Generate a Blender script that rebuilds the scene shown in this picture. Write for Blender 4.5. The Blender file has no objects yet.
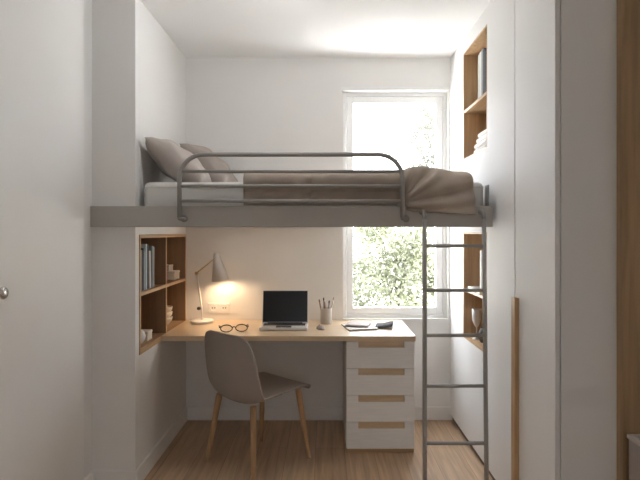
import bpy, bmesh, math, random
from mathutils import Vector, Matrix
random.seed(7)
PI = math.pi
scene = bpy.context.scene
C = scene.collection

# ------------------------------------------------------------------ materials
def newmat(name):
    m = bpy.data.materials.new(name); m.use_nodes = True
    nt = m.node_tree; b = nt.nodes['Principled BSDF']
    return m, nt, b

def N(nt, kind, **kw):
    n = nt.nodes.new(kind)
    for k, v in kw.items():
        if k in n.inputs: n.inputs[k].default_value = v
        else: setattr(n, k, v)
    return n

def ramp(nt, stops):
    r = nt.nodes.new('ShaderNodeValToRGB')
    e = r.color_ramp.elements
    while len(e) < len(stops): e.new(0.5)
    for el, (p, c) in zip(e, stops):
        el.position = p; el.color = (*c, 1)
    return r

def plain(name, col, rough=0.5, var=0.04, scale=6.0, bump=0.0, bscale=200.0, metallic=0.0, spec=0.5, stretch=(1, 1, 1)):
    """paint / plastic / cloth: base colour with slight procedural mottling and optional fine bump"""
    m, nt, b = newmat(name)
    tc = N(nt, 'ShaderNodeTexCoord'); mp = N(nt, 'ShaderNodeMapping')
    mp.inputs['Scale'].default_value = stretch
    nt.links.new(tc.outputs['Object'], mp.inputs[0])
    nz = N(nt, 'ShaderNodeTexNoise', Scale=scale, Detail=4.0)
    nt.links.new(mp.outputs[0], nz.inputs['Vector'])
    lo = tuple(c * (1 - var) for c in col); hi = tuple(min(1, c * (1 + var)) for c in col)
    r = ramp(nt, [(0.3, lo), (0.7, hi)])
    nt.links.new(nz.outputs['Fac'], r.inputs[0]); nt.links.new(r.outputs[0], b.inputs['Base Color'])
    b.inputs['Roughness'].default_value = rough
    b.inputs['Metallic'].default_value = metallic
    b.inputs['Specular IOR Level'].default_value = spec
    if bump:
        n2 = N(nt, 'ShaderNodeTexNoise', Scale=bscale, Detail=2.0)
        nt.links.new(tc.outputs['Object'], n2.inputs['Vector'])
        bp = N(nt, 'ShaderNodeBump', Strength=bump, Distance=0.002)
        nt.links.new(n2.outputs['Fac'], bp.inputs['Height']); nt.links.new(bp.outputs[0], b.inputs['Normal'])
    return m

def oak(name, axis='x', dark=(0.40, 0.25, 0.125), light=(0.60, 0.41, 0.23), rough=0.42, tone=1.0):
    m, nt, b = newmat(name)
    tc = N(nt, 'ShaderNodeTexCoord'); mp = N(nt, 'ShaderNodeMapping')
    sc = {'x': (1.2, 22, 22), 'y': (22, 1.2, 22), 'z': (22, 22, 1.2)}[axis]
    mp.inputs['Scale'].default_value = sc
    nt.links.new(tc.outputs['Object'], mp.inputs[0])
    nz = N(nt, 'ShaderNodeTexNoise', Scale=1.6, Detail=6.0, Distortion=0.6)
    nt.links.new(mp.outputs[0], nz.inputs['Vector'])
    d = tuple(c * tone for c in dark); l = tuple(c * tone for c in light)
    mid = tuple((x + y) / 2 for x, y in zip(d, l))
    r = ramp(nt, [(0.28, d), (0.48, mid), (0.72, l)])
    nt.links.new(nz.outputs['Fac'], r.inputs[0]); nt.links.new(r.outputs[0], b.inputs['Base Color'])
    b.inputs['Roughness'].default_value = rough
    bp = N(nt, 'ShaderNodeBump', Strength=0.12, Distance=0.001)
    nt.links.new(nz.outputs['Fac'], bp.inputs['Height']); nt.links.new(bp.outputs[0], b.inputs['Normal'])
    return m

def floor_mat():
    m, nt, b = newmat('oak_planks')
    tc = N(nt, 'ShaderNodeTexCoord'); mp = N(nt, 'ShaderNodeMapping')
    mp.inputs['Rotation'].default_value = (0, 0, PI / 2)
    mp.inputs['Location'].default_value = (0.35, 0.06, 0)
    nt.links.new(tc.outputs['Object'], mp.inputs[0])
    br = N(nt, 'ShaderNodeTexBrick')
    br.inputs['Scale'].default_value = 1.0
    br.inputs['Brick Width'].default_value = 1.25; br.inputs['Row Height'].default_value = 0.185
    br.inputs['Mortar Size'].default_value = 0.0016; br.inputs['Mortar Smooth'].default_value = 0.1
    br.offset = 0.37
    br.inputs['Color1'].default_value = (0.545, 0.385, 0.25, 1)
    br.inputs['Color2'].default_value = (0.60, 0.43, 0.285, 1)
    br.inputs['Mortar'].default_value = (0.36, 0.25, 0.16, 1)
    nt.links.new(mp.outputs[0], br.inputs['Vector'])
    mp2 = N(nt, 'ShaderNodeMapping'); mp2.inputs['Scale'].default_value = (24, 1.5, 24)
    nt.links.new(tc.outputs['Object'], mp2.inputs[0])
    nz = N(nt, 'ShaderNodeTexNoise', Scale=1.5, Detail=6.0, Distortion=0.5)
    nt.links.new(mp2.outputs[0], nz.inputs['Vector'])
    r = ramp(nt, [(0.3, (0.72, 0.70, 0.68)), (0.7, (1.08, 1.06, 1.04))])
    nt.links.new(nz.outputs['Fac'], r.inputs[0])
    mx = nt.nodes.new('ShaderNodeMixRGB'); mx.blend_type = 'MULTIPLY'; mx.inputs[0].default_value = 1.0
    nt.links.new(br.outputs['Color'], mx.inputs[1]); nt.links.new(r.outputs[0], mx.inputs[2])
    nt.links.new(mx.outputs[0], b.inputs['Base Color'])
    b.inputs['Roughness'].default_value = 0.45
    bp = N(nt, 'ShaderNodeBump', Strength=0.1, Distance=0.001)
    nt.links.new(nz.outputs['Fac'], bp.inputs['Height']); nt.links.new(bp.outputs[0], b.inputs['Normal'])
    return m

def glass_mat(name, rough=0.0, tint=(1, 1, 1), thin=True):
    m, nt, b = newmat(name)
    out = nt.nodes['Material Output']
    if thin:
        tr = N(nt, 'ShaderNodeBsdfTransparent'); tr.inputs[0].default_value = (*tint, 1)
        gl = N(nt, 'ShaderNodeBsdfGlossy'); gl.inputs['Roughness'].default_value = 0.02
        nz = N(nt, 'ShaderNodeTexNoise', Scale=2.0)
        lw = N(nt, 'ShaderNodeLayerWeight'); lw.inputs['Blend'].default_value = .5
        pw = N(nt, 'ShaderNodeMath', operation='POWER'); pw.inputs[1].default_value = 4.5
        fr = N(nt, 'ShaderNodeMath', operation='MULTIPLY_ADD'); fr.inputs[1].default_value = .6; fr.inputs[2].default_value = .02
        nt.links.new(lw.outputs['Facing'], pw.inputs[0]); nt.links.new(pw.outputs[0], fr.inputs[0])
        mx = N(nt, 'ShaderNodeMixShader')
        nt.links.new(fr.outputs[0], mx.inputs[0]); nt.links.new(tr.outputs[0], mx.inputs[1]); nt.links.new(gl.outputs[0], mx.inputs[2])
        nt.links.new(mx.outputs[0], out.inputs['Surface'])
    return m

def emit(name, col, strength):
    m, nt, b = newmat(name)
    b.inputs['Emission Color'].default_value = (*col, 1); b.inputs['Emission Strength'].default_value = strength
    b.inputs['Base Color'].default_value = (*col, 1)
    return m

def leaf_mat(name, dark, light):
    m, nt, b = newmat(name)
    out = nt.nodes['Material Output']
    oi = N(nt, 'ShaderNodeTexCoord'); nz = N(nt, 'ShaderNodeTexNoise', Scale=5.0, Detail=3.0)
    nt.links.new(oi.outputs['Object'], nz.inputs['Vector'])
    r = ramp(nt, [(0.35, dark), (0.65, light)])
    nt.links.new(nz.outputs['Fac'], r.inputs[0])
    df = N(nt, 'ShaderNodeBsdfDiffuse'); tl = N(nt, 'ShaderNodeBsdfTranslucent'); mx = N(nt, 'ShaderNodeMixShader')
    mx.inputs[0].default_value = 0.45
    nt.links.new(r.outputs[0], df.inputs[0]); nt.links.new(r.outputs[0], tl.inputs[0])
    nt.links.new(df.outputs[0], mx.inputs[1]); nt.links.new(tl.outputs[0], mx.inputs[2])
    nt.links.new(mx.outputs[0], out.inputs['Surface'])
    return m

M = {}
M['wall'] = plain('wall_paint', (0.80, 0.79, 0.772), 0.9, 0.012, 2.5, 0.05, 300)
M['ceil'] = plain('ceiling_paint', (0.90, 0.895, 0.885), 0.95, 0.008, 2.0)
M['trim'] = plain('trim_paint', (0.83, 0.82, 0.80), 0.45, 0.01, 4)
M['cab'] = plain('white_lacquer', (0.80, 0.795, 0.785), 0.6, 0.008, 2, spec=0.28)
M['drawer'] = plain('white_grained_front', (0.86, 0.855, 0.845), 0.5, 0.04, 2.5, 0.1, 120, stretch=(3, 3, 30))
M['upvc'] = plain('white_window_frame', (0.86, 0.86, 0.85), 0.4, 0.01, 3)
M['steel'] = plain('grey_coated_steel', (0.33, 0.315, 0.295), 0.42, 0.03, 8, spec=0.5)
M['beam'] = plain('grey_painted_beam', (0.44, 0.42, 0.39), 0.5, 0.02, 4)
M['seam'] = plain('dark_gap', (0.10, 0.09, 0.08), 0.8, 0.02)
M['plinth'] = plain('dark_wood_plinth', (0.16, 0.12, 0.09), 0.6, 0.1, 10)
M['oak_x'] = oak('oak_grain_x', 'x'); M['oak_y'] = oak('oak_grain_y', 'y'); M['oak_z'] = oak('oak_grain_z', 'z')
M['oak_panel'] = oak('oak_panel_dark', 'z', (0.30, 0.19, 0.095), (0.45, 0.30, 0.165), 0.5)
M['oak_leg'] = oak('oak_leg', 'z', (0.42, 0.25, 0.13), (0.56, 0.36, 0.20), 0.4)
M['desk'] = oak('oak_desk', 'x', (0.56, 0.40, 0.24), (0.71, 0.545, 0.35), 0.34)
M['desk'].node_tree.nodes['Principled BSDF'].inputs['Specular IOR Level'].default_value = 1.0
M['desk'].node_tree.nodes['Principled BSDF'].inputs['Coat Weight'].default_value = 1.0
M['desk'].node_tree.nodes['Principled BSDF'].inputs['Coat Roughness'].default_value = 0.28
M['floor'] = floor_mat()
M['sheet'] = plain('pale_sheet', (0.66, 0.645, 0.62), 0.9, 0.02, 6, 0.2, 500)
M['pillow'] = plain('grey_beige_linen', (0.42, 0.375, 0.34), 0.95, 0.05, 9, 0.3, 600)
M['pillow2'] = plain('taupe_linen', (0.37, 0.32, 0.285), 0.95, 0.05, 9, 0.3, 600)
M['blanket'] = plain('taupe_cotton', (0.385, 0.32, 0.265), 0.92, 0.04, 7, 0.25, 500)
M['shell'] = plain('taupe_shell', (0.34, 0.295, 0.262), 0.55, 0.05, 5, 0.15, 300, stretch=(1, 1, 1))
M['lamp'] = plain('white_lamp_metal', (0.80, 0.78, 0.75), 0.4, 0.01)
M['lampgrey'] = plain('pale_grey_shade', (0.66, 0.645, 0.63), 0.45, 0.01)
M['dark'] = plain('charcoal', (0.03, 0.03, 0.032), 0.5, 0.1)
M['brass'] = plain('brushed_brass', (0.55, 0.42, 0.24), 0.35, 0.05, metallic=0.8)
M['chrome'] = plain('satin_nickel', (0.72, 0.71, 0.69), 0.25, 0.02, metallic=0.9)
M['alu'] = plain('silver_aluminium', (0.66, 0.655, 0.645), 0.35, 0.02, metallic=0.35)
M['screen'] = plain('black_screen', (0.012, 0.012, 0.013), 0.28, 0.05, spec=0.3)
M['keys'] = plain('black_keys', (0.02, 0.02, 0.022), 0.55, 0.1)
M['cup'] = plain('stone_cup', (0.52, 0.48, 0.44), 0.7, 0.04, 20, 0.1)
M['taupe'] = plain('taupe_cover', (0.34, 0.29, 0.26), 0.7, 0.04)
M['paper'] = plain('paper', (0.80, 0.785, 0.75), 0.9, 0.02, 8)
M['cream'] = plain('cream_card', (0.76, 0.70, 0.61), 0.8, 0.03, 8)
M['white'] = plain('white_ceramic', (0.83, 0.82, 0.80), 0.4, 0.01)
M['towel'] = plain('white_terry', (0.82, 0.815, 0.80), 0.98, 0.03, 12, 0.5, 400)
M['hamper'] = plain('taupe_bin', (0.40, 0.345, 0.31), 0.7, 0.04, 8, 0.15)
M['rim'] = plain('pale_bin_rim', (0.55, 0.50, 0.45), 0.6, 0.02)
M['stone'] = plain('pale_bounce_stone', (0.72, 0.715, 0.70), 0.9, 0.03, 5)
M['glass'] = glass_mat('window_glass')
M['lens'] = glass_mat('lens_glass', tint=(0.93, 0.92, 0.9))
M['leaf'] = leaf_mat('pale_green_leaves', (0.20, 0.215, 0.135), (0.26, 0.27, 0.205))
M['leaf2'] = leaf_mat('faint_green_leaves', (0.13, 0.138, 0.11), (0.175, 0.182, 0.15))
M['bark'] = plain('bark', (0.12, 0.11, 0.09), 0.9, 0.2, 12)
M['gravel'] = plain('pale_gravel', (0.62, 0.61, 0.57), 0.95, 0.1, 30)
M['bulb'] = emit('warm_bulb', (1.0, 0.72, 0.42), 10.0)

def translucent(m, fac):
    nt = m.node_tree; b = nt.nodes['Principled BSDF']; out = nt.nodes['Material Output']
    tl = N(nt, 'ShaderNodeBsdfTranslucent'); tl.inputs[0].default_value = (.86, .86, .85, 1)
    mx = N(nt, 'ShaderNodeMixShader'); mx.inputs[0].default_value = fac
    nt.links.new(b.outputs[0], mx.inputs[1]); nt.links.new(tl.outputs[0], mx.inputs[2]); nt.links.new(mx.outputs[0], out.inputs['Surface'])
translucent(M['upvc'], .10)
M['oak_shaded_z'] = oak('oak_interior_shade_z', 'z', (0.235, 0.135, 0.070), (0.34, 0.21, 0.115), 0.5)  # shade of the bookcase interior put into a darker oak; edges stay plain oak
M['oak_shaded_y'] = oak('oak_interior_shade_y', 'y', (0.30, 0.18, 0.095), (0.43, 0.275, 0.155), 0.5)
M['matt'] = plain('matt_black', (0.035, 0.034, 0.034), 0.9, 0.1, spec=0.15)

# ------------------------------------------------------------------ mesh helpers
def add_box(bm, x0, x1, y0, y1, z0, z1):
    vs = [bm.verts.new(p) for p in ((x0, y0, z0), (x1, y0, z0), (x1, y1, z0), (x0, y1, z0), (x0, y0, z1), (x1, y0, z1), (x1, y1, z1), (x0, y1, z1))]
    for f in ((0, 3, 2, 1), (4, 5, 6, 7), (0, 1, 5, 4), (1, 2, 6, 5), (2, 3, 7, 6), (3, 0, 4, 7)):
        bm.faces.new([vs[i] for i in f])

def add_prism(bm, poly, a0, a1, plane='xz'):
    """extrude a 2-D polygon; plane xz extrudes along y, yz along x, xy along z"""
    def P(u, v, w):
        return {'xz': (u, w, v), 'yz': (w, u, v), 'xy': (u, v, w)}[plane]
    A = [bm.verts.new(P(u, v, a0)) for u, v in poly]; B = [bm.verts.new(P(u, v, a1)) for u, v in poly]
    n = len(poly)
    bm.faces.new(A); bm.faces.new(B[::-1])
    for i in range(n):
        bm.faces.new((A[i], B[i], B[(i + 1) % n], A[(i + 1) % n]))

def add_tube(bm, pts, r, seg=12, radii=None, cap=True):
    pts = [Vector(p) for p in pts]; n = len(pts)
    up = None; rings = []
    for i, p in enumerate(pts):
        t = (pts[min(i + 1, n - 1)] - pts[max(i - 1, 0)]).normalized()
        if up is None:
            up = t.orthogonal().normalized()
        else:
            up = (up - t * up.dot(t)).normalized()
        s = t.cross(up)
        rr = radii[i] if radii else r
        rings.append([bm.verts.new(p + (up * math.cos(a) + s * math.sin(a)) * rr) for a in (2 * PI * k / seg for k in range(seg))])
    for i in range(n - 1):
        for k in range(seg):
            bm.faces.new((rings[i][k], rings[i][(k + 1) % seg], rings[i + 1][(k + 1) % seg], rings[i + 1][k]))
    if cap:
        bm.faces.new(rings[0][::-1]); bm.faces.new(rings[-1])

def add_lathe(bm, prof, center=(0, 0, 0), seg=28, axis=None, close=True):
    """prof: list of (r, h) turned about an axis (default z)"""
    c = Vector(center); ax = Vector(axis).normalized() if axis else Vector((0, 0, 1))
    u = ax.orthogonal().normalized(); v = ax.cross(u)
    rings = []
    for r, h in prof:
        if r < 1e-6: rings.append([bm.verts.new(c + ax * h)])
        else: rings.append([bm.verts.new(c + ax * h + (u * math.cos(2 * PI * k / seg) + v * math.sin(2 * PI * k / seg)) * r) for k in range(seg)])
    for a, b in zip(rings, rings[1:]):
        for k in range(seg):
            k2 = (k + 1) % seg
            if len(a) == 1 and len(b) == 1: continue
            if len(a) == 1: bm.faces.new((a[0], b[k], b[k2]))
            elif len(b) == 1: bm.faces.new((a[k], b[0], a[k2]))
            else: bm.faces.new((a[k], b[k], b[k2], a[k2]))

def arc(c, r, a0, a1, n, f):
    return [f(c[0] + r * math.cos(a0 + (a1 - a0) * i / n), c[1] + r * math.sin(a0 + (a1 - a0) * i / n)) for i in range(n + 1)]

def obj(name, bm, mat, parent=None, smooth=False, bevel=0.0, loc=None, rot=None, subsurf=0, solid=0.0):
    bmesh.ops.recalc_face_normals(bm, faces=bm.faces[:])
    me = bpy.data.meshes.new(name); bm.to_mesh(me); bm.free()
    o = bpy.data.objects.new(name, me); C.objects.link(o)
    me.materials.append(mat)
    if smooth:
        for p in me.polygons: p.use_smooth = True
    if solid:
        s = o.modifiers.new('thickness', 'SOLIDIFY'); s.thickness = solid; s.offset = 0
    if bevel:
        b = o.modifiers.new('bevel', 'BEVEL'); b.width = bevel; b.segments = 2; b.limit_method = 'ANGLE'
    if subsurf:
        s = o.modifiers.new('subdiv', 'SUBSURF'); s.levels = subsurf; s.render_levels = subsurf
    if parent: o.parent = parent
    if loc: o.location = loc
    if rot: o.rotation_euler = rot
    return o

def boxobj(name, dims, mat, parent=None, bevel=0.0, **kw):
    bm = bmesh.new()
    for d in (dims if isinstance(dims[0], (tuple, list)) else [dims]): add_box(bm, *d)
    return obj(name, bm, mat, parent, bevel=bevel, **kw)

def tag(o, label, cat, group=None):
    o['label'] = label; o['category'] = cat
    if group: o['group'] = group
    return o

def thing(name, label, cat, loc=(0, 0, 0), rotz=0.0, group=None):
    o = bpy.data.objects.new(name, None); C.objects.link(o)
    o.location = loc; o.rotation_euler = (0, 0, rotz); o.empty_display_size = 0.1
    return tag(o, label, cat, group)

def struct(o):
    o['kind'] = 'structure'; return o

# ------------------------------------------------------------------ room
H = 2.70
YB = 3.81            # back wall
XL, XA, XR = -1.272, -1.035, 1.63
YP = 2.79            # front of the alcove pier
YR = -2.2            # rear wall
struct(boxobj('floor', (-1.6, 1.8, YR - .2, YB + .2, -.12, 0), M['floor']))
struct(boxobj('ceiling', (-1.6, 1.8, YR - .2, YB + .2, H, H + .12), M['ceil']))
WX0, WX1, WZ0, WZ1 = .134, .918, .752, 2.452
struct(boxobj('wall_back', [(-1.6, WX0, YB, YB + .2, 0, H), (WX1, 1.8, YB, YB + .2, 0, H),
                            (WX0, WX1, YB, YB + .2, 0, WZ0), (WX0, WX1, YB, YB + .2, WZ1, H)], M['wall']))
struct(boxobj('wall_left', (-1.6, XL, YR, YP, 0, H), M['wall']))
struct(boxobj('wall_right', (XR, 1.8, YR, YB, 0, H), M['wall']))
# rear wall behind the camera, with an opening added to let in fill light
RX0, RX1, RZ0, RZ1 = -.25, .40, 1.1, 1.75
struct(boxobj('wall_front', [(-1.6, RX0, YR - .2, YR, 0, H), (RX1, 1.8, YR - .2, YR, 0, H),
                             (RX0, RX1, YR - .2, YR, 0, RZ0), (RX0, RX1, YR - .2, YR, RZ1, H)], M['wall']))
# alcove side wall with bookcase niche
NY0, NY1, NZ0, NZ1, NX = 2.845, 3.80, .712, 1.385, -1.31
struct(boxobj('wall_left_alcove', [(-1.6, NX, YP, YB, 0, H), (NX, XA, YP, NY0, 0, H), (NX, XA, NY1, YB, 0, H),
                                   (NX, XA, NY0, NY1, 0, NZ0), (NX, XA, NY0, NY1, NZ1, H)], M['wall'], bevel=.002))
# baseboards
def base(name, x0, x1, y0, y1):
    struct(boxobj(name, (x0, x1, y0, y1, 0, .10), M['trim'], bevel=.004))
base('baseboard_back', XA, .94, YB - .013, YB)
base('baseboard_left_alcove', XA, XA + .013, YP, YB - .013)
base('baseboard_pier', XL + .013, XA + .013, YP - .013, YP)
base('baseboard_left', XL, XL + .013, 2.665, YP)
# flush door leaf in the left wall
d = struct(boxobj('door_1', (XL, XL + .022, 1.72, 2.655, .006, H - .01), M['trim'], bevel=.006))
hz, hy = 1.170, 1.925
bm = bmesh.new()
add_lathe(bm, [(0, 0), (.026, 0), (.026, .006), (.009, .008), (.008, .022), (.016, .026), (.024, .034), (.0245, .040), (.020, .046), (0, .048)], (XL + .022, hy, hz), axis=(1, 0, 0), seg=28)
obj('door_knob', bm, M['chrome'], d, smooth=True)

# window in the back wall
w = struct(boxobj('window_1', [(WX0, WX0 + .028, YB + .045, YB + .115, WZ0, WZ1), (WX1 - .028, WX1, YB + .045, YB + .115, WZ0, WZ1),
                               (WX0 + .028, WX1 - .028, YB + .045, YB + .115, WZ0, WZ0 + .028), (WX0 + .028, WX1 - .028, YB + .045, YB + .115, WZ1 - .028, WZ1)], M['upvc'], bevel=.003))
a0, a1, b0, b1, t = WX0 + .03, WX1 - .03, WZ0 + .03, WZ1 - .03, .048
struct(boxobj('sash', [(a0, a0 + t, YB + .05, YB + .10, b0, b1), (a1 - t, a1, YB + .05, YB + .10, b0, b1),
                       (a0 + t, a1 - t, YB + .05, YB + .10, b0, b0 + t), (a0 + t, a1 - t, YB + .05, YB + .10, b1 - t, b1)], M['upvc'], w, bevel=.004))
boxobj('window_pane', (a0 + t - .006, a1 - t + .006, YB + .072, YB + .078, b0 + t - .006, b1 - t + .006), M['glass'], w)
struct(boxobj('trim_1', (WX0 - .012, .925, YB - .022, YB, WZ1 + .0, WZ1 + .024), M['upvc'], bevel=.003))
# ------------------------------------------------------------------ built-in bookcase in the alcove side wall
bk = thing('built_in_bookcase', 'oak bookcase of four compartments built into the side wall above the desk end', 'bookcase', (NX, (NY0 + NY1) / 2, NZ0))
def bp(name, dims, mat, parent=bk):
    x0, x1, y0, y1, z0, z1 = dims
    c = ((x0 + x1) / 2, (y0 + y1) / 2, (z0 + z1) / 2)
    o = boxobj(name, (x0 - c[0], x1 - c[0], y0 - c[1], y1 - c[1], z0 - c[2], z1 - c[2]), mat, parent, bevel=.0015)
    p = parent.location if parent else Vector()
    o.location = Vector(c) - p
    return o
t = .020
BX = XA + .004
bp('back_panel', (NX + .001, NX + .011, NY0 + .001, NY1 - .001, NZ0 + .001, NZ1 - .001), M['oak_shaded_z'])
bp('side_panel', (NX + .011, BX - .004, NY0 + .001, NY0 + t, NZ0 + .001, NZ1 - .001), M['oak_shaded_z'])
bp('side_panel', (NX + .011, BX - .004, NY1 - t, NY1 - .001, NZ0 + .001, NZ1 - .001), M['oak_shaded_z'])
bp('top_panel', (NX + .011, BX - .004, NY0 + t, NY1 - t, NZ1 - t, NZ1 - .001), M['oak_shaded_y'])
bp('bottom_panel', (NX + .011, BX - .004, NY0 + t, NY1 - t, NZ0 + .001, .745), M['oak_shaded_y'])
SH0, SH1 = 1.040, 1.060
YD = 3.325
bp('divider', (NX + .011, BX - .004, YD - .010, YD + .010, .745, NZ1 - t), M['oak_shaded_z'])
bp('shelf', (NX + .011, BX - .004, NY0 + t, YD - .010, SH0, SH1), M['oak_shaded_y'])
bp('shelf', (NX + .011, BX - .004, YD + .010, NY1 - t, SH0, SH1), M['oak_shaded_y'])

for y0, y1 in ((NY0 + .001, NY0 + t), (NY1 - t, NY1 - .001), (YD - .010, YD + .010)):
    bp('front_edge', (BX - .004, BX, y0, y1, .745 if y0 > NY0 + .1 and y0 < NY1 - .1 else NZ0 + .001, NZ1 - t if y0 > NY0 + .1 and y0 < NY1 - .1 else NZ1 - .001), M['oak_z'])
for y0, y1, z0, z1 in ((NY0 + t, NY1 - t, NZ1 - t, NZ1 - .001), (NY0 + t, NY1 - t, NZ0 + .001, .745), (NY0 + t, YD - .010, SH0, SH1), (YD + .010, NY1 - t, SH0, SH1)):
    bp('front_edge', (BX - .004, BX, y0, y1, z0, z1), M['oak_y'])

# generic book standing with its spine on the +x or -x side
def book(name, label, group, xs, y0, th, h, depth, z, col, side=1, lean=0.0):
    """xs: spine plane x; side=+1 spine faces +x, -1 faces -x"""
    root = thing(name, label, 'book', (xs - side * depth / 2, y0 + th / 2, z), 0, group)
    m = plain(name + '_cover', col, 0.6, 0.06, 14)
    d2, t2 = depth / 2, th / 2
    s = side
    def bx(a, b): return (min(a, b), max(a, b))
    bm = bmesh.new()
    ct = .0025
    x0, x1 = bx(-s * d2, s * d2)
    add_box(bm, x0, x1, -t2, -t2 + ct, 0, h); add_box(bm, x0, x1, t2 - ct, t2, 0, h)
    x0, x1 = bx(s * d2 - s * ct, s * d2); add_box(bm, x0, x1, -t2 + ct, t2 - ct, 0, h)
    obj('cover', bm, m, root)
    x0, x1 = bx(-s * d2 + s * .004, s * d2 - s * ct)
    boxobj('pages', (x0, x1, -t2 + ct, t2 - ct, .003, h - .004), M['paper'], root)
    root.rotation_euler = (lean, 0, 0)
    return root

bg = 'books in the left bookcase'
bspec = [  # th, h, depth, colour, lean, label
    (.030, .235, .19, (.26, .29, .32), 0, 'slate grey book at the pier end of the bookcase row'),
    (.022, .245, .19, (.02, .026, .045), 0, 'navy book second from the pier end of the bookcase row'),
    (.026, .225, .18, (.40, .47, .52), 0, 'blue-grey book right after the navy one in the bookcase'),
    (.020, .268, .20, (.58, .70, .76), 0, 'tall pale blue book standing in the bookcase row'),
    (.038, .262, .20, (.016, .020, .032), 0, 'thick black-blue book in the middle of the bookcase row'),
    (.024, .225, .18, (.72, .71, .68), .05, 'white book leaning on a grey one in the bookcase'),
    (.030, .252, .20, (.22, .25, .28), 0, 'steel grey book the white one leans on'),
    (.024, .245, .19, (.42, .41, .40), 0, 'light grey book nearest the divider of the bookcase'),
]
y = 2.925
for th, h, dp, col, lean, lab in bspec:
    if lean: y += .012
    book('book', lab, bg, XA - .020 - random.random() * .008, y, th, h, dp, SH1 + .001, col, 1, lean)
    y += th + .003

# things in the other compartments
def carton(name, label, dims, mat, cat='box', group=None):
    x0, x1, y0, y1, z0, z1 = dims
    t_ = thing(name, label, cat, ((x0 + x1) / 2, (y0 + y1) / 2, z0), 0, group)
    hx, hy_, h = (x1 - x0) / 2, (y1 - y0) / 2, z1 - z0
    boxobj('body', (-hx, hx, -hy_, hy_, 0, h * .72), mat, t_, bevel=.003)
    boxobj('lid', (-hx - .002, hx + .002, -hy_ - .002, hy_ + .002, h * .72, h), mat, t_, bevel=.003)
    return t_
carton('storage_box', 'wide cream storage box on the upper shelf beside the wall end of the bookcase', (-1.25, -1.062, 3.61, 3.73, SH1 + .001, SH1 + .062), M['cream'], group='boxes in the bookcase')
carton('storage_box', 'small cream box stacked on the wider box in the bookcase', (-1.24, -1.105, 3.62, 3.72, SH1 + .063, SH1 + .105), M['cream'], group='boxes in the bookcase')
bowl_bm = None
for k, lab in enumerate(('lowest of three nested cream bowls at the desk end of the bookcase', 'middle one of three nested cream bowls in the bookcase', 'topmost of three nested cream bowls in the bookcase')):
    bm = bmesh.new()
    add_lathe(bm, [(0, 0), (.028, 0), (.030, .006), (.050, .030), (.054, .052), (.050, .052), (.046, .032), (.026, .010), (0, .010)])
    o = obj('bowl', bm, M['cream'], smooth=True, loc=(-1.135, 3.62, .7465 + .037 * k))
    tag(o, lab, 'bowl', 'bowls in the bookcase')
carton('trinket_box', 'little cream box in the lower left compartment of the bookcase', (-1.15, -1.062, 3.06, 3.14, .746, .802), M['cream'])
bm = bmesh.new()
add_lathe(bm, [(0, 0), (.022, 0), (.040, .020), (.046, .045), (.036, .072), (.016, .084), (.015, .098), (.020, .104), (.012, .104), (.010, .09), (0, .088)])
tag(obj('bud_vase', bm, M['white'], smooth=True, loc=(-1.095, 2.985, .7465)), 'round white bud vase beside the little cream box in the bookcase', 'vase')

# ------------------------------------------------------------------ loft bed
bed = thing('loft_bed', 'grey loft bed spanning the alcove above the desk with tubular guard rail', 'bed', (0, 0, 0))
BY0, BY1 = 2.76, 2.787
BZ0, BZ1 = 1.427, 1.5405
boxobj('front_beam', (XL + .003, .906, BY0, BY1, BZ0, BZ1), M['beam'], bed, bevel=.003)
boxobj('side_beam', (.885, .906, BY1, 3.79, BZ0 + .01, BZ1), M['beam'], bed, bevel=.002)
boxobj('side_beam', (XA + .003, XA + .022, BY1 + .005, 3.79, BZ0 + .01, BZ1 - .02), M['beam'], bed, bevel=.002)
boxobj('back_beam', (XA + .022, .885, 3.78, 3.80, BZ0 + .01, BZ1), M['beam'], bed, bevel=.002)
boxobj('base_board', (XA + .022, .885, BY1, 3.78, 1.452, 1.500), M['beam'], bed)
boxobj('gap_shadow_strip', (.893, .901, 2.800, 2.86, BZ1, 1.660), M['steel'], bed, bevel=.004)  # thin grey strip standing in for the shadow gap at the mattress end
# guard rail
GY = 2.738; GXL, GXR, GZT, GR = -.780, .415, 1.815, .13
gb = bmesh.new()
path = [(GXL, GY, 1.478), (GXL, GY, GZT - GR)]
path += arc((GXL + GR, GZT - GR), GR, PI, PI / 2, 10, lambda u, v: (u, GY, v))[1:]
path += arc((GXR - GR, GZT - GR), GR, PI / 2, 0, 10, lambda u, v: (u, GY, v))
path += [(GXR, GY, 1.478)]
add_tube(gb, path, .0122, 14)
gr = obj('guard_rail', gb, M['steel'], bed, smooth=True)
for z in (1.724, 1.6465, 1.566):
    bm = bmesh.new(); add_tube(bm, [(GXL + .004, GY, z), (GXR - .004, GY, z)], .0092, 12)
    obj('rail', bm, M['steel'], gr, smooth=True)
for x in (GXL, GXR):
    bm = bmesh.new()
    add_tube(bm, [(x, GY - .004, 1.478), (x, GY + .002, 1.472), (x + .012, GY + .012, 1.470), (x + .022, BY0 + .002, 1.472)], .0105, 12)
    add_lathe(bm, [(0, 0), (.020, 0), (.020, .005), (0, .005)], (x + .022, BY0 - .005, 1.472), axis=(0, 1, 0), seg=20)
    obj('clamp', bm, M['steel'], gr, smooth=True)

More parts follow.
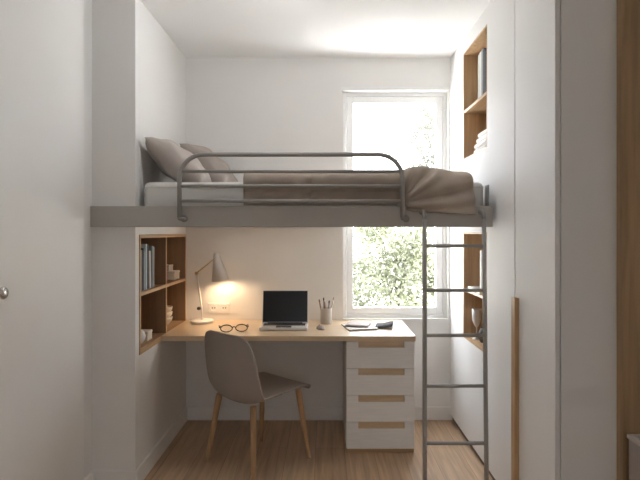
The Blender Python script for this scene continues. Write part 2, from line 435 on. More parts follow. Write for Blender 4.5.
# mattress: rounded box
def soft_box(x0, x1, y0, y1, z0, z1, r, nx=40, ny=20, sag=0.0):
    bm = bmesh.new(); add_box(bm, x0, x1, y0, y1, z0, z1)
    bmesh.ops.bevel(bm, geom=bm.edges[:], offset=r, segments=4, profile=.5, affect='EDGES')
    return bm
mt = thing('mattress', 'pale grey mattress with fitted sheet lying on the loft bed', 'mattress', (-.06, 3.28, 1.5005))
bm = soft_box(-1.008 + .06, .884 + .06, 2.832 - 3.28, 3.765 - 3.28, 0, .178, .030)
obj('fitted_sheet', bm, M['sheet'], mt, smooth=True)
bm = bmesh.new()
hx0, hx1, hy0_, hy1_ = -1.008 + .06, .884 + .06, 2.8315 - 3.28, 3.7655 - 3.28
def rr(z, r=.03):
    pts = []
    for cx, cy, a in ((hx1 - r, hy1_ - r, 0), (hx0 + r, hy1_ - r, PI / 2), (hx0 + r, hy0_ + r, PI), (hx1 - r, hy0_ + r, 1.5 * PI)):
        pts += [(cx + r * math.cos(a + i * PI / 8), cy + r * math.sin(a + i * PI / 8), z) for i in range(5)]
    return pts + pts[:1]
add_tube(bm, rr(.150), .0035, 8, cap=False)
obj('piping', bm, M['sheet'], mt, smooth=True)

# pillows
def pillow(label, center, tilt, yaw, wy, hh, th, mat, seed):
    """local: width along Y, height along X', thickness along Z'"""
    bm = bmesh.new(); n = 26; rnd = random.Random(seed)
    ph = [rnd.uniform(0, 6.28) for _ in range(6)]
    grid = {}
    for s in (1, -1):
        for i in range(n + 1):
            for j in range(n + 1):
                u, v = -1 + 2 * i / n, -1 + 2 * j / n
                edge = (i in (0, n)) or (j in (0, n))
                if edge and s == -1:
                    grid[(s, i, j)] = grid[(1, i, j)]; continue
                pinch = .075 * (abs(u) ** 2) * 0 + 1 - .07 * (1 - v * v) * abs(u) ** 3
                pinch2 = 1 - .07 * (1 - u * u) * abs(v) ** 3
                x = u * hh / 2 * pinch; y_ = v * wy / 2 * pinch2
                f = max(0, (1 - u * u) * (1 - v * v)) ** .38
                z = s * th / 2 * f
                z += .006 * f * math.sin(7 * u + 4 * v + ph[0]) + .005 * f * math.sin(-5 * u + 8 * v + ph[1])
                grid[(s, i, j)] = bm.verts.new((x, y_, z))
    for s in (1, -1):
        for i in range(n):
            for j in range(n):
                q = [grid[(s, i, j)], grid[(s, i + 1, j)], grid[(s, i + 1, j + 1)], grid[(s, i, j + 1)]]
                bm.faces.new(q if s == 1 else q[::-1])
    o = obj('pillow', bm, mat, smooth=True, loc=center, rot=(0, tilt, yaw))
    return tag(o, label, 'pillow', 'pillows at the head of the loft bed')
pillow('large beige-grey pillow at the front of the loft bed by the pier', (-.862, 3.06, 1.795), math.radians(40), math.radians(4), .44, .40, .185, M['pillow'], 1)
pillow('taupe pillow behind the front pillow, against the back wall side', (-.785, 3.53, 1.825), math.radians(46), math.radians(-6), .42, .42, .20, M['pillow2'], 2)

# duvet: one draped sheet whose cross-section changes along the bed
def lerp(a, b, t): return a + (b - a) * t
def smooth01(t): t = max(0, min(1, t)); return t * t * (3 - 2 * t)
def section(k):
    """(y, z) control points from the front hem over the top to the back; k = 0 tidy part, 1 rumpled fold"""
    A = [(2.826, 1.548), (2.822, 1.585), (2.819, 1.622), (2.806, 1.640), (2.798, 1.668), (2.803, 1.698), (2.825, 1.718), (2.88, 1.727), (3.05, 1.728), (3.30, 1.728), (3.55, 1.726), (3.70, 1.722), (3.765, 1.708)]
    B = [(2.748, 1.512), (2.746, 1.550), (2.747, 1.590), (2.752, 1.630), (2.760, 1.668), (2.776, 1.702), (2.806, 1.730), (2.87, 1.748), (3.05, 1.756), (3.30, 1.752), (3.55, 1.742), (3.70, 1.732), (3.765, 1.712)]
    return [(lerp(a[0], b[0], k), lerp(a[1], b[1], k)) for a, b in zip(A, B)]
def cr(p, t):
    n = len(p) - 1; f = t * n; i = min(int(f), n - 1); f -= i
    P = [p[max(0, i - 1)], p[i], p[i + 1], p[min(n, i + 2)]]
    out = []
    for d_ in (0, 1):
        a, b, c_, e = (q[d_] for q in P)
        out.append(.5 * (2 * b + (c_ - a) * f + (2 * a - 5 * b + 4 * c_ - e) * f * f + (3 * b - a - 3 * c_ + e) * f ** 3))
    return out
bm = bmesh.new(); NXg, NV = 150, 64
X0, X1 = -.448, .800
rows = []
for i in range(NXg + 1):
    x = lerp(X0, X1, i / NXg)
    k = smooth01((x - .395) / .07)
    sec = section(k)
    hem = lerp(0, -.018 * smooth01((x - .43) / .37), k)
    row = []
    for j in range(NV + 1):
        tv = j / NV
        tv = tv ** 1.35
        y_, z_ = cr(sec, tv)
        if tv < .25: z_ += hem * (1 - tv / .25)
        fr = 1 - smooth01((tv - .45) / .2)                    # mostly the hanging front wrinkles
        # diagonal creases fanning from the guard rail post in the rumpled end
        dx, dz = x - .40, z_ - 1.545
        ang = math.atan2(dz, dx + .02); rad = math.hypot(dx, dz)
        w1 = (.013 * math.sin(12 * ang + 1.0 + 5 * rad) + .009 * math.sin(23 * ang - 8 * rad + 2.2) + .004 * math.sin(40 * x + 22 * z_)) * k * smooth01(rad / .10)
        w0 = (.004 * math.sin(23 * x + 8 * z_) + .0035 * math.sin(51 * x - 30 * z_ + 1) + .006 * math.exp(-((x + .11) / .02) ** 2) - .006 * math.exp(-((x + .075) / .015) ** 2)) * (1 - k)
        y_ -= (w1 + w0) * fr
        z_ += (.007 * math.sin(7 * x + 9 * y_) + .005 * math.sin(15 * x - 12 * y_ + 1)) * (1 - fr) + k * (.006 * math.sin(14 * x + .5) + .012 * math.exp(-((x - .52) / .10) ** 2) - .012 * smooth01((x - .62) / .18)) * smooth01(tv / .4)
        xx = x
        if i == NXg: xx += .006 * math.sin(9 * tv)
        # the free end of the fold hangs a bit outward at the hem
        xx += k * smooth01((x - .7) / .1) * .003 * (1 - smooth01(tv / .4))
        row.append(bm.verts.new((xx, y_, z_)))
    rows.append(row)
for i in range(NXg):
    for j in range(NV):
        bm.faces.new((rows[i][j], rows[i + 1][j], rows[i + 1][j + 1], rows[i][j + 1]))
dv = obj('duvet', bm, M['blanket'], smooth=True, solid=.014)
tag(dv, 'taupe duvet spread over the loft bed with its rumpled end over the beam', 'duvet')

# ------------------------------------------------------------------ ladder
def lad_y(z): return 2.732 - .112 * (1.5 - z) / 1.5
lad = thing('ladder', 'grey tubular ladder hooked on the front beam of the loft bed', 'ladder', (0, 0, 0))
def lad_x(side, z):
    f = (1.5 - z) / 1.5
    return lerp(.532, .512, f) if side == 0 else lerp(.850, .829, f)
for side in (0, 1):
    bm = bmesh.new()
    add_tube(bm, [(lad_x(side, z), lad_y(z), z) for z in (0.004, .4, .8, 1.2, 1.47)], .0118, 14)
    rl = obj('side_rail', bm, M['steel'], lad, smooth=True)
    x = lad_x(side, 1.47)
    bm = bmesh.new()
    add_tube(bm, [(x, lad_y(1.47), 1.468), (x, 2.733, 1.490), (x - .002, 2.738, 1.504), (x - .004, 2.747, 1.511), (x - .006, 2.7605, 1.509)], .0116, 14)
    add_lathe(bm, [(0, 0), (.019, 0), (.019, .005), (0, .005)], (x - .006, BY0 - .0055, 1.508), axis=(0, 1, 0), seg=20)
    obj('hook', bm, M['steel'], rl, smooth=True)
for dy in (13.8, 58.3, 103.3, 154.0, 211.2):
    z = .8
    for _ in range(30): z = 1.4 - dy * lad_y(z) / 511
    bm = bmesh.new(); add_tube(bm, [(lad_x(0, z), lad_y(z), z), (lad_x(1, z), lad_y(z), z)], .0095, 12)
    obj('rung', bm, M['steel'], lad, smooth=True)

# ------------------------------------------------------------------ desk and drawers
DZ0, DZ1, DY0 = .712, .745, 3.214
dk = boxobj('desk', (XA + .003, .572, DY0, YB - .001, DZ0, DZ1), M['desk'], bevel=.0025)
tag(dk, 'long light oak desk top under the loft bed fixed between wall and drawers', 'desk')
du = thing('drawer_unit', 'white four-drawer pedestal with oak grip cut-outs under the desk end', 'drawer unit', (.345, 3.5, 0))
def rel(d, root=du):
    l = root.location
    return (d[0] - l.x, d[1] - l.x, d[2] - l.y, d[3] - l.y, d[4] - l.z, d[5] - l.z)
boxobj('body', [rel((.134, .150, 3.250, 3.785, .026, .7115)), rel((.551, .567, 3.250, 3.785, .026, .7115)),
                rel((.150, .551, 3.77, 3.785, .026, .7115)), rel((.150, .551, 3.250, 3.77, .026, .042)), rel((.150, .551, 3.250, 3.77, .695, .7115))], M['cab'], du, bevel=.001)
boxobj('plinth', rel((.138, .564, 3.247, 3.78, .0005, .025)), M['oak_x'], du)
zs = [.708, .5365, .3675, .199, .028]
for k in range(4):
    z1, z0 = zs[k] - (.0 if k == 0 else .0015), zs[k + 1] + .0015
    cx, cy = .345, 3.5
    x0, x1, n0, n1, nd = .136 - cx, .565 - cx, .211 - cx, .503 - cx, .040
    # U-shaped front with the grip notch at the top
    bm = bmesh.new()
    add_prism(bm, [(x0, z0), (x1, z0), (x1, z1), (n1, z1), (n1, z1 - nd), (n0, z1 - nd), (n0, z1), (x0, z1)], 3.230 - cy, 3.249 - cy, 'xz')
    f = obj('drawer', bm, M['drawer'], du, bevel=.0012)
    bm = bmesh.new()
    add_box(bm, n0 - .0, n1 + .0, 3.2425 - cy, 3.2485 - cy, z1 - nd, z1 - .001)
    add_box(bm, n0, n1, 3.232 - cy, 3.2425 - cy, z1 - nd, z1 - nd + .004)
    obj('grip', bm, M['desk'], f)
    boxobj('tray', [(x0 + .02, x1 - .02, 3.2495 - cy, 3.72 - cy, z0 + .022, z0 + .03), (x0 + .02, x0 + .03, 3.2495 - cy, 3.72 - cy, z0 + .03, z1 - .05), (x1 - .03, x1 - .02, 3.2495 - cy, 3.72 - cy, z0 + .03, z1 - .05)], M['plinth'], f)

# ------------------------------------------------------------------ chair
ch = thing('desk_chair', 'taupe moulded shell chair on four oak legs in front of the desk', 'chair', (-.412, 3.155, 0), math.radians(48))
prof = [(.255, .425), (.252, .445), (.222, .457), (.13, .454), (.03, .443), (-.06, .428), (-.135, .413), (-.190, .420), (-.222, .465), (-.236, .550), (-.244, .640), (-.252, .720), (-.258, .785), (-.262, .814), (-.266, .825)]
hw = [.190, .208, .216, .224, .230, .236, .242, .248, .252, .250, .244, .232, .206, .170, .120]
lift = [.0, .0, .004, .012, .026, .045, .058, .058, .050, .040, .032, .024, .014, .006, .0]
bm = bmesh.new(); nU = 16; rows = []
NP = 44
def cr1(p, t):
    return cr([(a, 0) for a in p], t)[0]
for i in range(NP + 1):
    t_ = i / NP
    px, pz = cr(prof, t_); p2 = cr(prof, min(1, t_ + .01)); p1 = cr(prof, max(0, t_ - .01))
    tx, tz = p2[0] - p1[0], p2[1] - p1[1]; L = math.hypot(tx, tz); tx /= L; tz /= L
    nx, nz_ = tz, -tx            # towards the sitter: seat normal up, back normal forward
    w_, l_ = cr1(hw, t_), cr1(lift, t_)
    row = []
    for j in range(nU + 1):
        a = -1 + 2 * j / nU
        a2 = math.sin(a * PI / 2 * .96) / math.sin(PI / 2 * .96)
        off = l_ * abs(a2) ** 2.4
        row.append(bm.verts.new((px + nx * off, a2 * w_, pz + nz_ * off)))
    rows.append(row)
for i in range(NP):
    for j in range(nU):
        bm.faces.new((rows[i][j], rows[i][j + 1], rows[i + 1][j + 1], rows[i + 1][j]))
sh = obj('seat_shell', bm, M['shell'], ch, loc=(0, 0, -.012), smooth=True, solid=.011, subsurf=1)
bm = bmesh.new()
add_box(bm, -.09, .11, -.10, .10, .388, .402)
obj('under_frame', bm, M['shell'], ch, bevel=.004)
for fx, sy, top, ft in ((1, 1, (.165, .150, .434), (.190, .190, .001)), (1, -1, (.180, -.165, .434), (.222, -.222, .001)),
                        (-1, 1, (-.170, .165, .406), (-.226, .214, .001)), (-1, -1, (-.165, -.150, .400), (-.200, -.192, .001))):
    bm = bmesh.new()
    top, ft = Vector(top), Vector(ft)
    pts = [top.lerp(ft, q) for q in (0, .12, .5, .9, 1)]
    add_tube(bm, pts, .015, 14, radii=[.019, .0195, .017, .013, .012])
    obj('leg', bm, M['oak_leg'], ch, smooth=True)

# ------------------------------------------------------------------ desk lamp
LY = 3.695
lp = thing('desk_lamp', 'white angled desk lamp with cone shade standing at the desk end', 'lamp', (-.888, LY, DZ1))
def L3(x, z, y=LY): return Vector((x + .888, y - LY, z - DZ1))
bm = bmesh.new(); add_lathe(bm, [(0, .0005), (.080, .0005), (.083, .004), (.083, .016), (.079, .020), (.012, .022), (.010, .034), (0, .034)], seg=40)
obj('base', bm, M['lamp'], lp, smooth=False, bevel=.0015)
bm = bmesh.new(); add_tube(bm, [L3(-.888, .765), L3(-.892, .85), L3(-.900, .907), L3(-.912, .994), L3(-.928, 1.10)], .0065, 12)
st = obj('stem', bm, M['lamp'], lp, smooth=True)
bm = bmesh.new(); add_lathe(bm, [(0, -.013), (.012, -.013), (.012, .013), (0, .013)], L3(-.928, 1.103), axis=(0, 1, 0), seg=18)
obj('joint', bm, M['brass'], lp)
bm = bmesh.new(); add_tube(bm, [L3(-.928, 1.103), L3(-.87, 1.150), L3(-.806, 1.203)], .0045, 10)
obj('arm', bm, M['brass'], lp, smooth=True)
bm = bmesh.new(); add_lathe(bm, [(0, -.022), (.010, -.022), (.012, -.016), (.012, -.006), (.006, -.004), (.006, .006), (0, .006)], L3(-.902, .850, LY - .004), axis=(.55, .85, 0), seg=16)
obj('knob', bm, M['dark'], lp, smooth=False)
topc, botc = L3(-.785, 1.252, LY - .01), L3(-.753, 1.050, LY - .015)
ax = (botc - topc); Ls = ax.length
bm = bmesh.new()
add_lathe(bm, [(0, 0), (.012, .0), (.020, .006), (.024, .024), (.063, Ls), (.0605, Ls), (.022, .028), (.0, .020)], topc, axis=ax, seg=40)
shd = obj('lamp_shade', bm, M['lampgrey'], lp, smooth=True)
bm = bmesh.new(); cb = topc + ax.normalized() * (Ls * .62)
add_lathe(bm, [(0, -.075), (.012, -.075), (.012, -.035), (.02, -.02), (.025, .0), (.018, .018), (0, .025)], cb, axis=ax, seg=20)
obj('bulb', bm, M['bulb'], shd, smooth=True)

# wall sockets
so = thing('wall_socket', 'cream double wall socket above the desk beside the lamp', 'socket', (-.79, YB, .832))
boxobj('face_plate', (-.080, .082, -.010, -.0005, -.036, .040), M['white'], so, bevel=.003)
for cx in (-.038, .042):
    bm = bmesh.new(); add_lathe(bm, [(0, .0), (.026, .0), (.026, .004), (.021, .004), (.020, .001), (0, .001)], (cx, -.010, .004), axis=(0, -1, 0), seg=28)
    r_ = obj('receptacle', bm, M['white'], so)
    bm = bmesh.new()
    for q in (-.009, .009):
        add_lathe(bm, [(0, 0), (.0045, 0), (.0045, .0015), (0, .0015)], (cx + q, -.0112, .004), axis=(0, -1, 0), seg=12)
    obj('pin_holes', bm, M['dark'], r_)

# ------------------------------------------------------------------ things on the desk
lt = thing('laptop', 'open silver laptop with a black screen in the middle of the desk', 'laptop', (-.278, 3.48, DZ1 + .0005))
boxobj('base', (-.160, .160, -.085, .090, 0, .019), M['alu'], lt, bevel=.005)
boxobj('keyboard', (-.142, .142, -.006, .068, .0185, .0205), M['keys'], lt, bevel=.001)
boxobj('trackpad', (-.052, .052, -.080, -.020, .0185, .0196), M['chrome'], lt, bevel=.001)
til = math.radians(-9)
def scr(name, dims, mat, parent):
    return boxobj(name, dims, mat, parent, bevel=.003)
sc_ = scr('screen_lid', (-.160, .160, 0, .007, 0, .230), M['alu'], lt)
sc_.location = (0, .080, .018); sc_.rotation_euler = (til, 0, 0)
boxobj('display', (-.155, .155, -.0012, .0005, .010, .225), M['screen'], sc_)
bm = bmesh.new(); add_tube(bm, [(-.12, .082, .020), (.12, .082, .020)], .006, 10); obj('hinge', bm, M['dark'], lt)

# pencil cup and what stands in it
CX, CY = .008, 3.655
bm = bmesh.new(); add_lathe(bm, [(0, 0), (.039, 0), (.041, .004), (.041, .112), (.0375, .112), (.0365, .008), (0, .008)], seg=32)
tag(obj('pencil_cup', bm, M['cup'], smooth=False, loc=(CX, CY, DZ1 + .0005), bevel=.001), 'round stone-grey pencil cup on the desk next to the window', 'cup')
pens = [(-.022, .0, -.17, .05, .165, (.22, .13, .09), 'brown pencil leaning out at the laptop side of the cup'),
        (-.008, .018, -.06, .10, .172, (.05, .05, .055), 'black pen standing upright in the pencil cup'),
        (.010, -.012, .08, -.03, .158, (.10, .10, .11), 'thick dark marker near the middle of the cup'),
        (.020, .014, .20, .05, .180, (.42, .36, .31), 'beige pen leaning out towards the window'),
        (.004, .000, -.10, -.05, .150, (.30, .16, .13), 'short rust red pencil in the cup')]
for px, py, lx, ly_, ln, col, lab in pens:
    t_ = thing('pen', lab, 'pen', (CX + px, CY + py, DZ1 + .010), 0, 'pens and pencils in the cup')
    mm = plain('pen_body', col, .4, .05)
    bm = bmesh.new(); add_lathe(bm, [(0, .012), (.0045, .012), (.0048, ln * .5), (.0045, ln - .02), (0, ln - .02)], seg=12); obj('barrel', bm, mm, t_, smooth=True)
    bm = bmesh.new(); add_lathe(bm, [(0, 0), (.0045, .012), (0, .012)], seg=12); obj('tip', bm, M['oak_leg'], t_)
    bm = bmesh.new(); add_lathe(bm, [(0, ln - .02), (.0052, ln - .02), (.0052, ln - .003), (.003, ln), (0, ln)], seg=12); obj('cap', bm, M['dark'] if col[0] < .2 else mm, t_, smooth=True)
    t_.rotation_euler = (-ly_, lx, 0)

# mouse
ms = thing('computer_mouse', 'small grey-brown computer mouse beside the laptop', 'mouse', (-.030, 3.445, DZ1 + .0005), math.radians(20))
bm = bmesh.new()
bmesh.ops.create_uvsphere(bm, u_segments=24, v_segments=14, radius=1)
for v in bm.verts:
    z = v.co.z
    v.co = Vector((v.co.x * .026, v.co.y * .044, (max(z, -.15) + .15) * .022))
obj('body', bm, M['taupe'], ms, smooth=True)
bm = bmesh.new(); add_lathe(bm, [(0, -.003), (.006, -.003), (.006, .003), (0, .003)], (0, .026, .0195), axis=(1, 0, 0), seg=16)
obj('wheel', bm, M['dark'], ms)

# eyeglasses
eg = thing('eyeglasses', 'dark-rimmed eyeglasses lying open on the desk beside the laptop', 'glasses', (-.600, 3.37, DZ1 + .001), math.radians(12))
def ringflat(cx, rx, ry, z0):
    return [(cx + rx * math.cos(a), .8 * ry * math.sin(a), z0 + .017 * (1 + math.sin(a))) for a in (2 * PI * k / 24 for k in range(25))]
bm = bmesh.new()
for cx in (-.049, .049): add_tube(bm, ringflat(cx, .038, .040, .003), .0036, 8, cap=False)
add_tube(bm, [(-.012, .006, .024), (0, .010, .028), (.012, .006, .024)], .0036, 8)
fr = obj('frame', bm, M['dark'], eg, smooth=True)
for sx in (-1, 1):
    bm = bmesh.new(); add_tube(bm, [(sx * .086, .012, .024), (sx * .094, .022, .024), (sx * .096, .10, .022), (sx * .092, .15, .008), (sx * .086, .175, .003)], .0036, 8)
    obj('temple', bm, M['dark'], eg, smooth=True)
for cx in (-.049, .049):
    bm = bmesh.new(); p = ringflat(cx, .036, .038, .004)[:-1]; bm.faces.new([bm.verts.new(q) for q in p])
    obj('lens', bm, M['lens'], eg, solid=.0012)

# papers and notebooks by the window
def flat_book(name, label, cat, loc, rot, w_, d_, th, cover, group=None):
    t_ = thing(name, label, cat, loc, rot, group)
    boxobj('cover', [(-w_ / 2, w_ / 2, -d_ / 2, d_ / 2, 0, .002), (-w_ / 2, w_ / 2, -d_ / 2, d_ / 2, th - .002, th), (-w_ / 2, -w_ / 2 + .003, -d_ / 2, d_ / 2, .002, th - .002)], cover, t_)
    boxobj('pages', (-w_ / 2 + .003, w_ / 2 - .004, -d_ / 2 + .004, d_ / 2 - .004, .002, th - .002), M['paper'], t_)
    return t_
flat_book('notebook', 'flat pale notebook lowest in the pile by the window', 'notebook', (.235, 3.50, DZ1 + .0005), math.radians(12), .20, .22, .010, M['cup'], 'notebooks on the desk')
flat_book('notebook', 'taupe notebook lying on top of the pale one', 'notebook', (.235, 3.545, DZ1 + .0115), math.radians(-14), .155, .17, .013, M['taupe'], 'notebooks on the desk')
mg = thing('magazine', 'dark magazine with a raised page lying at the window side of the notebooks', 'magazine', (.410, 3.535, DZ1 + .0005), math.radians(-10))
bm = bmesh.new(); n = 14; A = []
for i in range(n + 1):
    u = -.06 + .12 * i / n; z = .004 + .018 * smooth01(i / n) ** 1.5
    A.append((bm.verts.new((u, -.10, z)), bm.verts.new((u, .10, z))))
for a, b in zip(A, A[1:]): bm.faces.new((a[0], b[0], b[1], a[1]))
obj('raised_page', bm, M['matt'], mg, smooth=True, solid=.003)
boxobj('pages', (-.06, .06, -.10, .10, .0, .003), M['paper'], mg)

# ------------------------------------------------------------------ right hand cabinetry
CXF = .933
UY0, UY1 = 2.516, YB - .001
QY0, QY1 = 2.94, 3.45
cabu = thing('tall_cabinet', 'tall white built-in cabinet with two open oak niches beside the window', 'cabinet', (1.23, 3.16, 0))
def rc(d): return rel(d, cabu)
Z1, Z2, Z3, Z4 = .690, 1.400, 1.880, 2.600
boxobj('body', [rc((CXF, 1.60, UY0, QY0, .045, H - .003)), rc((CXF, 1.60, QY1, UY1, .045, H - .003)),
                rc((CXF, 1.60, QY0, QY1, .045, Z1)), rc((CXF, 1.60, QY0, QY1, Z2, Z3)), rc((CXF, 1.60, QY0, QY1, Z4, H - .003)),
                rc((1.27, 1.60, QY0, QY1, Z1, Z2)), rc((1.27, 1.60, QY0, QY1, Z3, Z4))], M['cab'], cabu)
boxobj('plinth', rc((CXF + .018, 1.58, UY0, UY1, .0005, .045)), M['plinth'], cabu)
for za, zb, zm in ((Z1, Z2, 1.022), (Z3, Z4, 2.215)):
    f_ = CXF + .001; q = .012
    nl = boxobj('niche_lining', [rc((f_, 1.269, QY0 + .0005, QY0 + q, za + .0005, zb - .0005)), rc((f_, 1.269, QY1 - q, QY1 - .0005, za + .0005, zb - .0005)),
                            rc((f_, 1.269, QY0 + q, QY1 - q, za + .0005, za + q)), rc((f_, 1.269, QY0 + q, QY1 - q, zb - q, zb - .0005)),
                            rc((1.257, 1.269, QY0 + q, QY1 - q, za + q, zb - q))], M['oak_z'], cabu)
    boxobj('shelf', rc((f_ + .002, 1.257, QY0 + q, QY1 - q, zm - .018, zm)), M['oak_y'], nl)
wd = thing('wardrobe', 'tall white wardrobe with a flush door and long oak pull', 'wardrobe', (1.24, 2.29, 0))
def rw(d): return rel(d, wd)
boxobj('carcass', rw((CXF + .024, 1.60, 2.075, 2.507, .045, H - .003)), M['cab'], wd, bevel=.002)
boxobj('plinth', rw((CXF + .030, 1.58, 2.085, 2.507, .0005, .045)), M['plinth'], wd)
dr = boxobj('wardrobe_door', rw((CXF, CXF + .020, 2.072, 2.508, .035, H - .006)), M['cab'], wd, bevel=.002)
boxobj('door_pull', rw((CXF - .022, CXF - .0003, 2.455, 2.503, .10, 1.083)), M['oak_z'], dr, bevel=.002)
tag(boxobj('oak_panel', (1.182, XR - .002, 2.030, 2.073, .001, H - .003), M['oak_panel'], bevel=.002), 'tall brown oak panel beside the wardrobe end behind the grey bin', 'panel')
# bin
hb = thing('laundry_bin', 'taupe rectangular laundry bin with a pale rim in front of the oak panel', 'bin', (1.40, 1.79, 0))
bx0, bx1, by0, by1, bh, tk = 1.192 - 1.40, 1.59 - 1.40, 1.57 - 1.79, 2.005 - 1.79, .603, .008
boxobj('body', [(bx0, bx0 + tk, by0, by1, .001, bh), (bx1 - tk, bx1, by0, by1, .001, bh), (bx0 + tk, bx1 - tk, by0, by0 + tk, .001, bh), (bx0 + tk, bx1 - tk, by1 - tk, by1, .001, bh), (bx0 + tk, bx1 - tk, by0 + tk, by1 - tk, .001, .012)], M['hamper'], hb)
bm = bmesh.new(); o_ = .005
for d in ((bx0 - o_, bx0 + tk + .002, by0 - o_, by1 + o_), (bx1 - tk - .002, bx1 + o_, by0 - o_, by1 + o_), (bx0 + tk + .002, bx1 - tk - .002, by0 - o_, by0 + tk + .002), (bx0 + tk + .002, bx1 - tk - .002, by1 - tk - .002, by1 + o_)):
    add_box(bm, *d, bh - .012, bh + .003)
obj('rim', bm, M['rim'], hb)

# books and linen in the upper niche
y = 3.055
rspec = [(.040, .285, (.035, .035, .04), 'thick black book nearest the wardrobe in the high niche'),
         (.034, .300, (.06, .06, .065), 'charcoal book second from the wardrobe in the high niche'),
         (.026, .310, (.30, .31, .32), 'grey book in the middle of the high niche row'),
         (.034, .305, (.66, .65, .63), 'white book in the high niche row'),
         (.030, .300, (.52, .51, .49), 'pale grey book nearest the window in the high niche')]
for th, h, col, lab in rspec:
    book('book', lab, 'books in the high niche', CXF + .035, y, th, h, .22, 2.2155, col, -1)
    y += th + .004
def towel(label, x0, x1, y0, y1, z, th, group):
    bm = bmesh.new()
    r = th / 2; pts = []
    pts += [(x0 + r - r * math.sin(PI * k / 8), z + r - r * math.cos(PI * k / 8)) for k in range(9)]
    pts += [(x1, z + th), (x1, z)]
    add_prism(bm, pts, y0, y1, 'xz')
    return tag(obj('towel', bm, M['towel'], smooth=False, bevel=.006), label, 'towel', group)
zt = Z3 + .0125
for k, (lab, x0) in enumerate((('lowest folded white towel in the high niche', .958), ('folded white towel second from the bottom of the niche pile', .962), ('folded white towel third in the niche pile', .975), ('topmost folded white towel in the niche pile', .985))):
    towel(lab, x0, 1.20, 3.06, 3.30, zt, .036, 'folded towels in the high niche'); zt += .0365
# lower niche
bm = bmesh.new(); zl = 1.0225
flat_book('notebook', 'white book lying flat on the shelf of the low niche', 'book', (1.045, 3.25, zl), 0, .20, .26, .020, M['white'])
bkx = book('book', 'tall white book standing on the shelf of the low niche', None, CXF + .048, 3.205, .030, .24, .19, zl + .0205, (.78, .77, .75), -1)
bm = bmesh.new(); zg = Z1 + .0125
add_lathe(bm, [(0, 0), (.028, 0), (.028, .003), (.005, .008), (.004, .075), (.014, .088), (.027, .12), (.032, .195), (.030, .195), (.025, .12), (.010, .092), (0, .090)], seg=32)
tag(obj('goblet', bm, M['white'], smooth=True, loc=(.990, 3.335, zg)), 'white stemmed goblet standing at the bottom of the low niche', 'goblet')
bm = bmesh.new()
add_lathe(bm, [(0, 0), (.026, 0), (.036, .02), (.040, .045), (.030, .075), (.022, .085), (.024, .092), (.018, .092), (.018, .08), (0, .078)], seg=28)
tag(obj('small_jar', bm, M['dark'], smooth=True, loc=(1.010, 3.235, zg)), 'small black jar beside the white goblet in the low niche', 'jar')

# added fill strip hidden under the bed, warms the wall below
ls = thing('under_bed_fill', 'added warm fill strip hidden under the loft bed', 'lamp', (-.15, 3.40, 1.4515))
boxobj('housing', (-.80, .30, -.008, .008, -.008, 0), M['alu'], ls)
boxobj('diffuser', (-.795, .295, -.006, .006, -.0105, -.008), emit('warm_fill', (1.0, .86, .73), 20.0), ls)

# added fill light at the ceiling, out of frame, brightens the alcove
cl = thing('ceiling_fill', 'added unseen fill light, a white globe at the ceiling in front of the loft bed', 'lamp', (-.25, 2.52, H))
bm = bmesh.new(); add_lathe(bm, [(0, -.0005), (.06, -.0005), (.06, -.02), (.012, -.024), (.012, -.03), (0, -.03)], seg=32); obj('mount', bm, M['trim'], cl)
bm = bmesh.new(); add_lathe(bm, [(.06 * math.sin(PI * k / 16), -.07 + .06 * math.cos(PI * k / 16)) for k in range(17)], seg=36)
obj('globe', bm, emit('fill_glow', (.96, .985, 1.02), 60.0), cl, smooth=True)

# ------------------------------------------------------------------ outside
boxobj('bounce_slab', (-4, 5, YB + .2, 6.3, -.3, -.1), M['stone'])['kind'] = 'structure'  # unseen pale slab added to bounce sunlight up to the ceiling
boxobj('ground', (-25, 25, 6.3, 40, -.6, -.5), M['gravel'])['kind'] = 'structure'
def leaves(bm, n, fn, size, rnd):
    for _ in range(n):
        c = Vector(fn(rnd)); s = size * rnd.uniform(.6, 1.3)
        d = Vector((rnd.gauss(0, 1), rnd.gauss(0, 1), rnd.gauss(0, .7))).normalized()
        e = d.orthogonal().normalized(); e.rotate(Matrix.Rotation(rnd.uniform(0, 6.28), 3, d))
        n_ = d.cross(e)
        a, b = c - d * s, c + d * s
        l, r = c + e * s * .45 + n_ * s * .12, c - e * s * .45 + n_ * s * .12
        v = [bm.verts.new(p) for p in (a, r, b, l)]
        bm.faces.new((v[0], v[1], v[2])); bm.faces.new((v[0], v[2], v[3]))
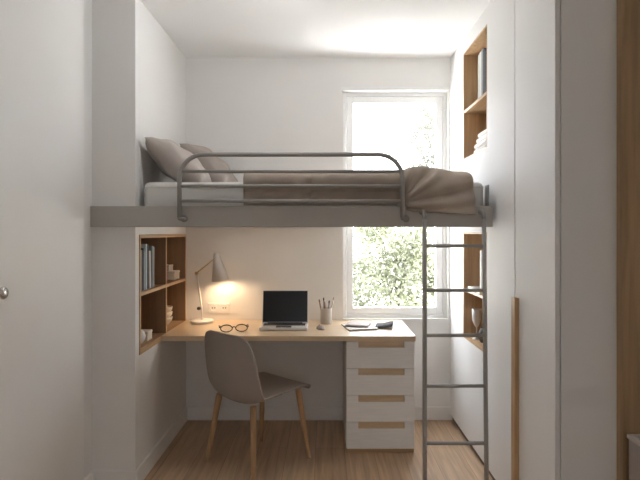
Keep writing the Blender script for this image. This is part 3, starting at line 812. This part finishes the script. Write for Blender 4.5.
def shrub(label, x, y, w_, d_, h, n, size, mat, seed, group, z0=-.5, crown0=0.0, trunk=.04, name='shrub', cat='shrub'):
    rnd = random.Random(seed)
    t_ = thing(name, label, cat, (x, y, z0), 0, group)
    clumps = [(rnd.uniform(-1, 1), rnd.uniform(-1, 1), rnd.uniform(0, 1), rnd.uniform(.25, .55)) for _ in range(34)]
    def pt(r):
        cx, cy, cz, cr_ = r.choice(clumps)
        dv_ = Vector((r.gauss(0, 1), r.gauss(0, 1), r.gauss(0, 1))).normalized() * cr_ * r.random() ** .5
        zz = crown0 + (h - crown0) * min(1, max(0, cz * .92 + dv_.z * .5))
        return (w_ / 2 * (cx * .75 + dv_.x), d_ / 2 * (cy * .75 + dv_.y), max(.02, zz))
    bm = bmesh.new(); leaves(bm, n, pt, size, rnd)
    f = obj('foliage', bm, mat, t_); f['kind'] = 'stuff'
    bm = bmesh.new()
    add_tube(bm, [(0, 0, 0), (.02, .01, h * .4), (0, 0, h * .8)], trunk, 8, radii=[trunk, trunk * .7, trunk * .3])
    for k in range(7):
        cx, cy, cz, _ = clumps[k]
        z_ = h * rnd.uniform(.15, .55)
        e = (w_ / 2 * cx * .7, d_ / 2 * cy * .7, max(z_ + .1, crown0 + (h - crown0) * cz))
        add_tube(bm, [(0, 0, z_), (e[0] * .5, e[1] * .5, (z_ + e[2]) / 2 + .05), e], trunk * .3, 6, radii=[trunk * .4, trunk * .3, trunk * .15])
    obj('stem', bm, M['bark'], t_, smooth=True)
    return t_
sg = 'shrubs outside the window'
shrub('pale green shrub straight outside the window behind the desk', 1.0, 7.3, 1.9, 1.2, 2.40, 19000, .034, M['leaf'], 3, sg)
shrub('pale green shrub outside at the drawer side of the window', 3.4, 7.4, 1.7, 1.1, 2.45, 7000, .036, M['leaf'], 4, sg)
shrub('pale green shrub outside at the laptop side of the window', -1.4, 7.5, 1.7, 1.1, 2.25, 5000, .036, M['leaf'], 5, sg)
shrub('faint thin-leaved tree showing through the upper window', 2.55, 9.6, 2.2, 1.8, 4.6, 5000, .042, M['leaf2'], 6, None, crown0=2.6, trunk=.07, name='tree', cat='tree')

# ------------------------------------------------------------------ light
wld = bpy.data.worlds.new('sky'); scene.world = wld; wld.use_nodes = True
nt = wld.node_tree; bgn = nt.nodes['Background']
tc = N(nt, 'ShaderNodeTexCoord'); sx = N(nt, 'ShaderNodeSeparateXYZ'); nt.links.new(tc.outputs['Generated'], sx.inputs[0])
# overcast sky: three times brighter overhead than at the horizon
r = ramp(nt, [(0.0, (.30, .31, .32)), (0.5, (.335, .345, .355)), (1.0, (.93, .99, 1.08))])
mr = N(nt, 'ShaderNodeMapRange'); mr.inputs['From Min'].default_value = -1; mr.inputs['From Max'].default_value = 1
nt.links.new(sx.outputs['Z'], mr.inputs['Value']); nt.links.new(mr.outputs[0], r.inputs[0]); nt.links.new(r.outputs[0], bgn.inputs['Color'])
bgn.inputs['Strength'].default_value = 18.5

def portal(name, loc, rot, sx_, sy_):
    l = bpy.data.lights.new(name, 'AREA'); l.shape = 'RECTANGLE'; l.size = sx_; l.size_y = sy_
    l.cycles.is_portal = True
    o = bpy.data.objects.new(name, l); C.objects.link(o); o.location = loc; o.rotation_euler = rot
portal('window_portal', ((WX0 + WX1) / 2, YB + .13, (WZ0 + WZ1) / 2), (-PI / 2, 0, 0), WX1 - WX0, WZ1 - WZ0)
portal('rear_fill_portal', ((RX0 + RX1) / 2, YR - .13, (RZ0 + RZ1) / 2), (PI / 2, 0, 0), RX1 - RX0, RZ1 - RZ0)  # guides sky light through the added rear opening
# sun grazing along the facade: lights terrace and garden, never enters the window
l = bpy.data.lights.new('sun', 'SUN'); l.energy = 40; l.angle = .02; l.color = (1, .97, .92)
o = bpy.data.objects.new('sun', l); C.objects.link(o); o.rotation_euler = Vector((-.70, .05, -.72)).to_track_quat('-Z', 'Y').to_euler()
# the lamp's bulb
l = bpy.data.lights.new('lamp_bulb', 'POINT'); l.energy = 3.3; l.color = (1.0, .70, .42); l.shadow_soft_size = .02
o = bpy.data.objects.new('lamp_bulb', l); C.objects.link(o)
o.location = Vector(lp.location) + topc + ax.normalized() * (Ls * .86)

# ------------------------------------------------------------------ camera
cam = bpy.data.cameras.new('camera'); co = bpy.data.objects.new('camera', cam); C.objects.link(co)
cam.sensor_width = 36; cam.lens = 511 / 640 * 36
cam.shift_x = -5 / 640; cam.shift_y = -8 / 640
cam.clip_start = .05
co.location = (0, 0, 1.40); co.rotation_euler = (PI / 2, 0, 0)
scene.camera = co
vs = scene.view_settings
vs.view_transform = 'Standard'; vs.look = 'None'; vs.gamma = 1; vs.use_curve_mapping = False
vs.exposure = 0.0
scene.cycles.max_bounces = 14; scene.cycles.diffuse_bounces = 8; scene.cycles.transparent_max_bounces = 12
scene.cycles.sample_clamp_indirect = 40
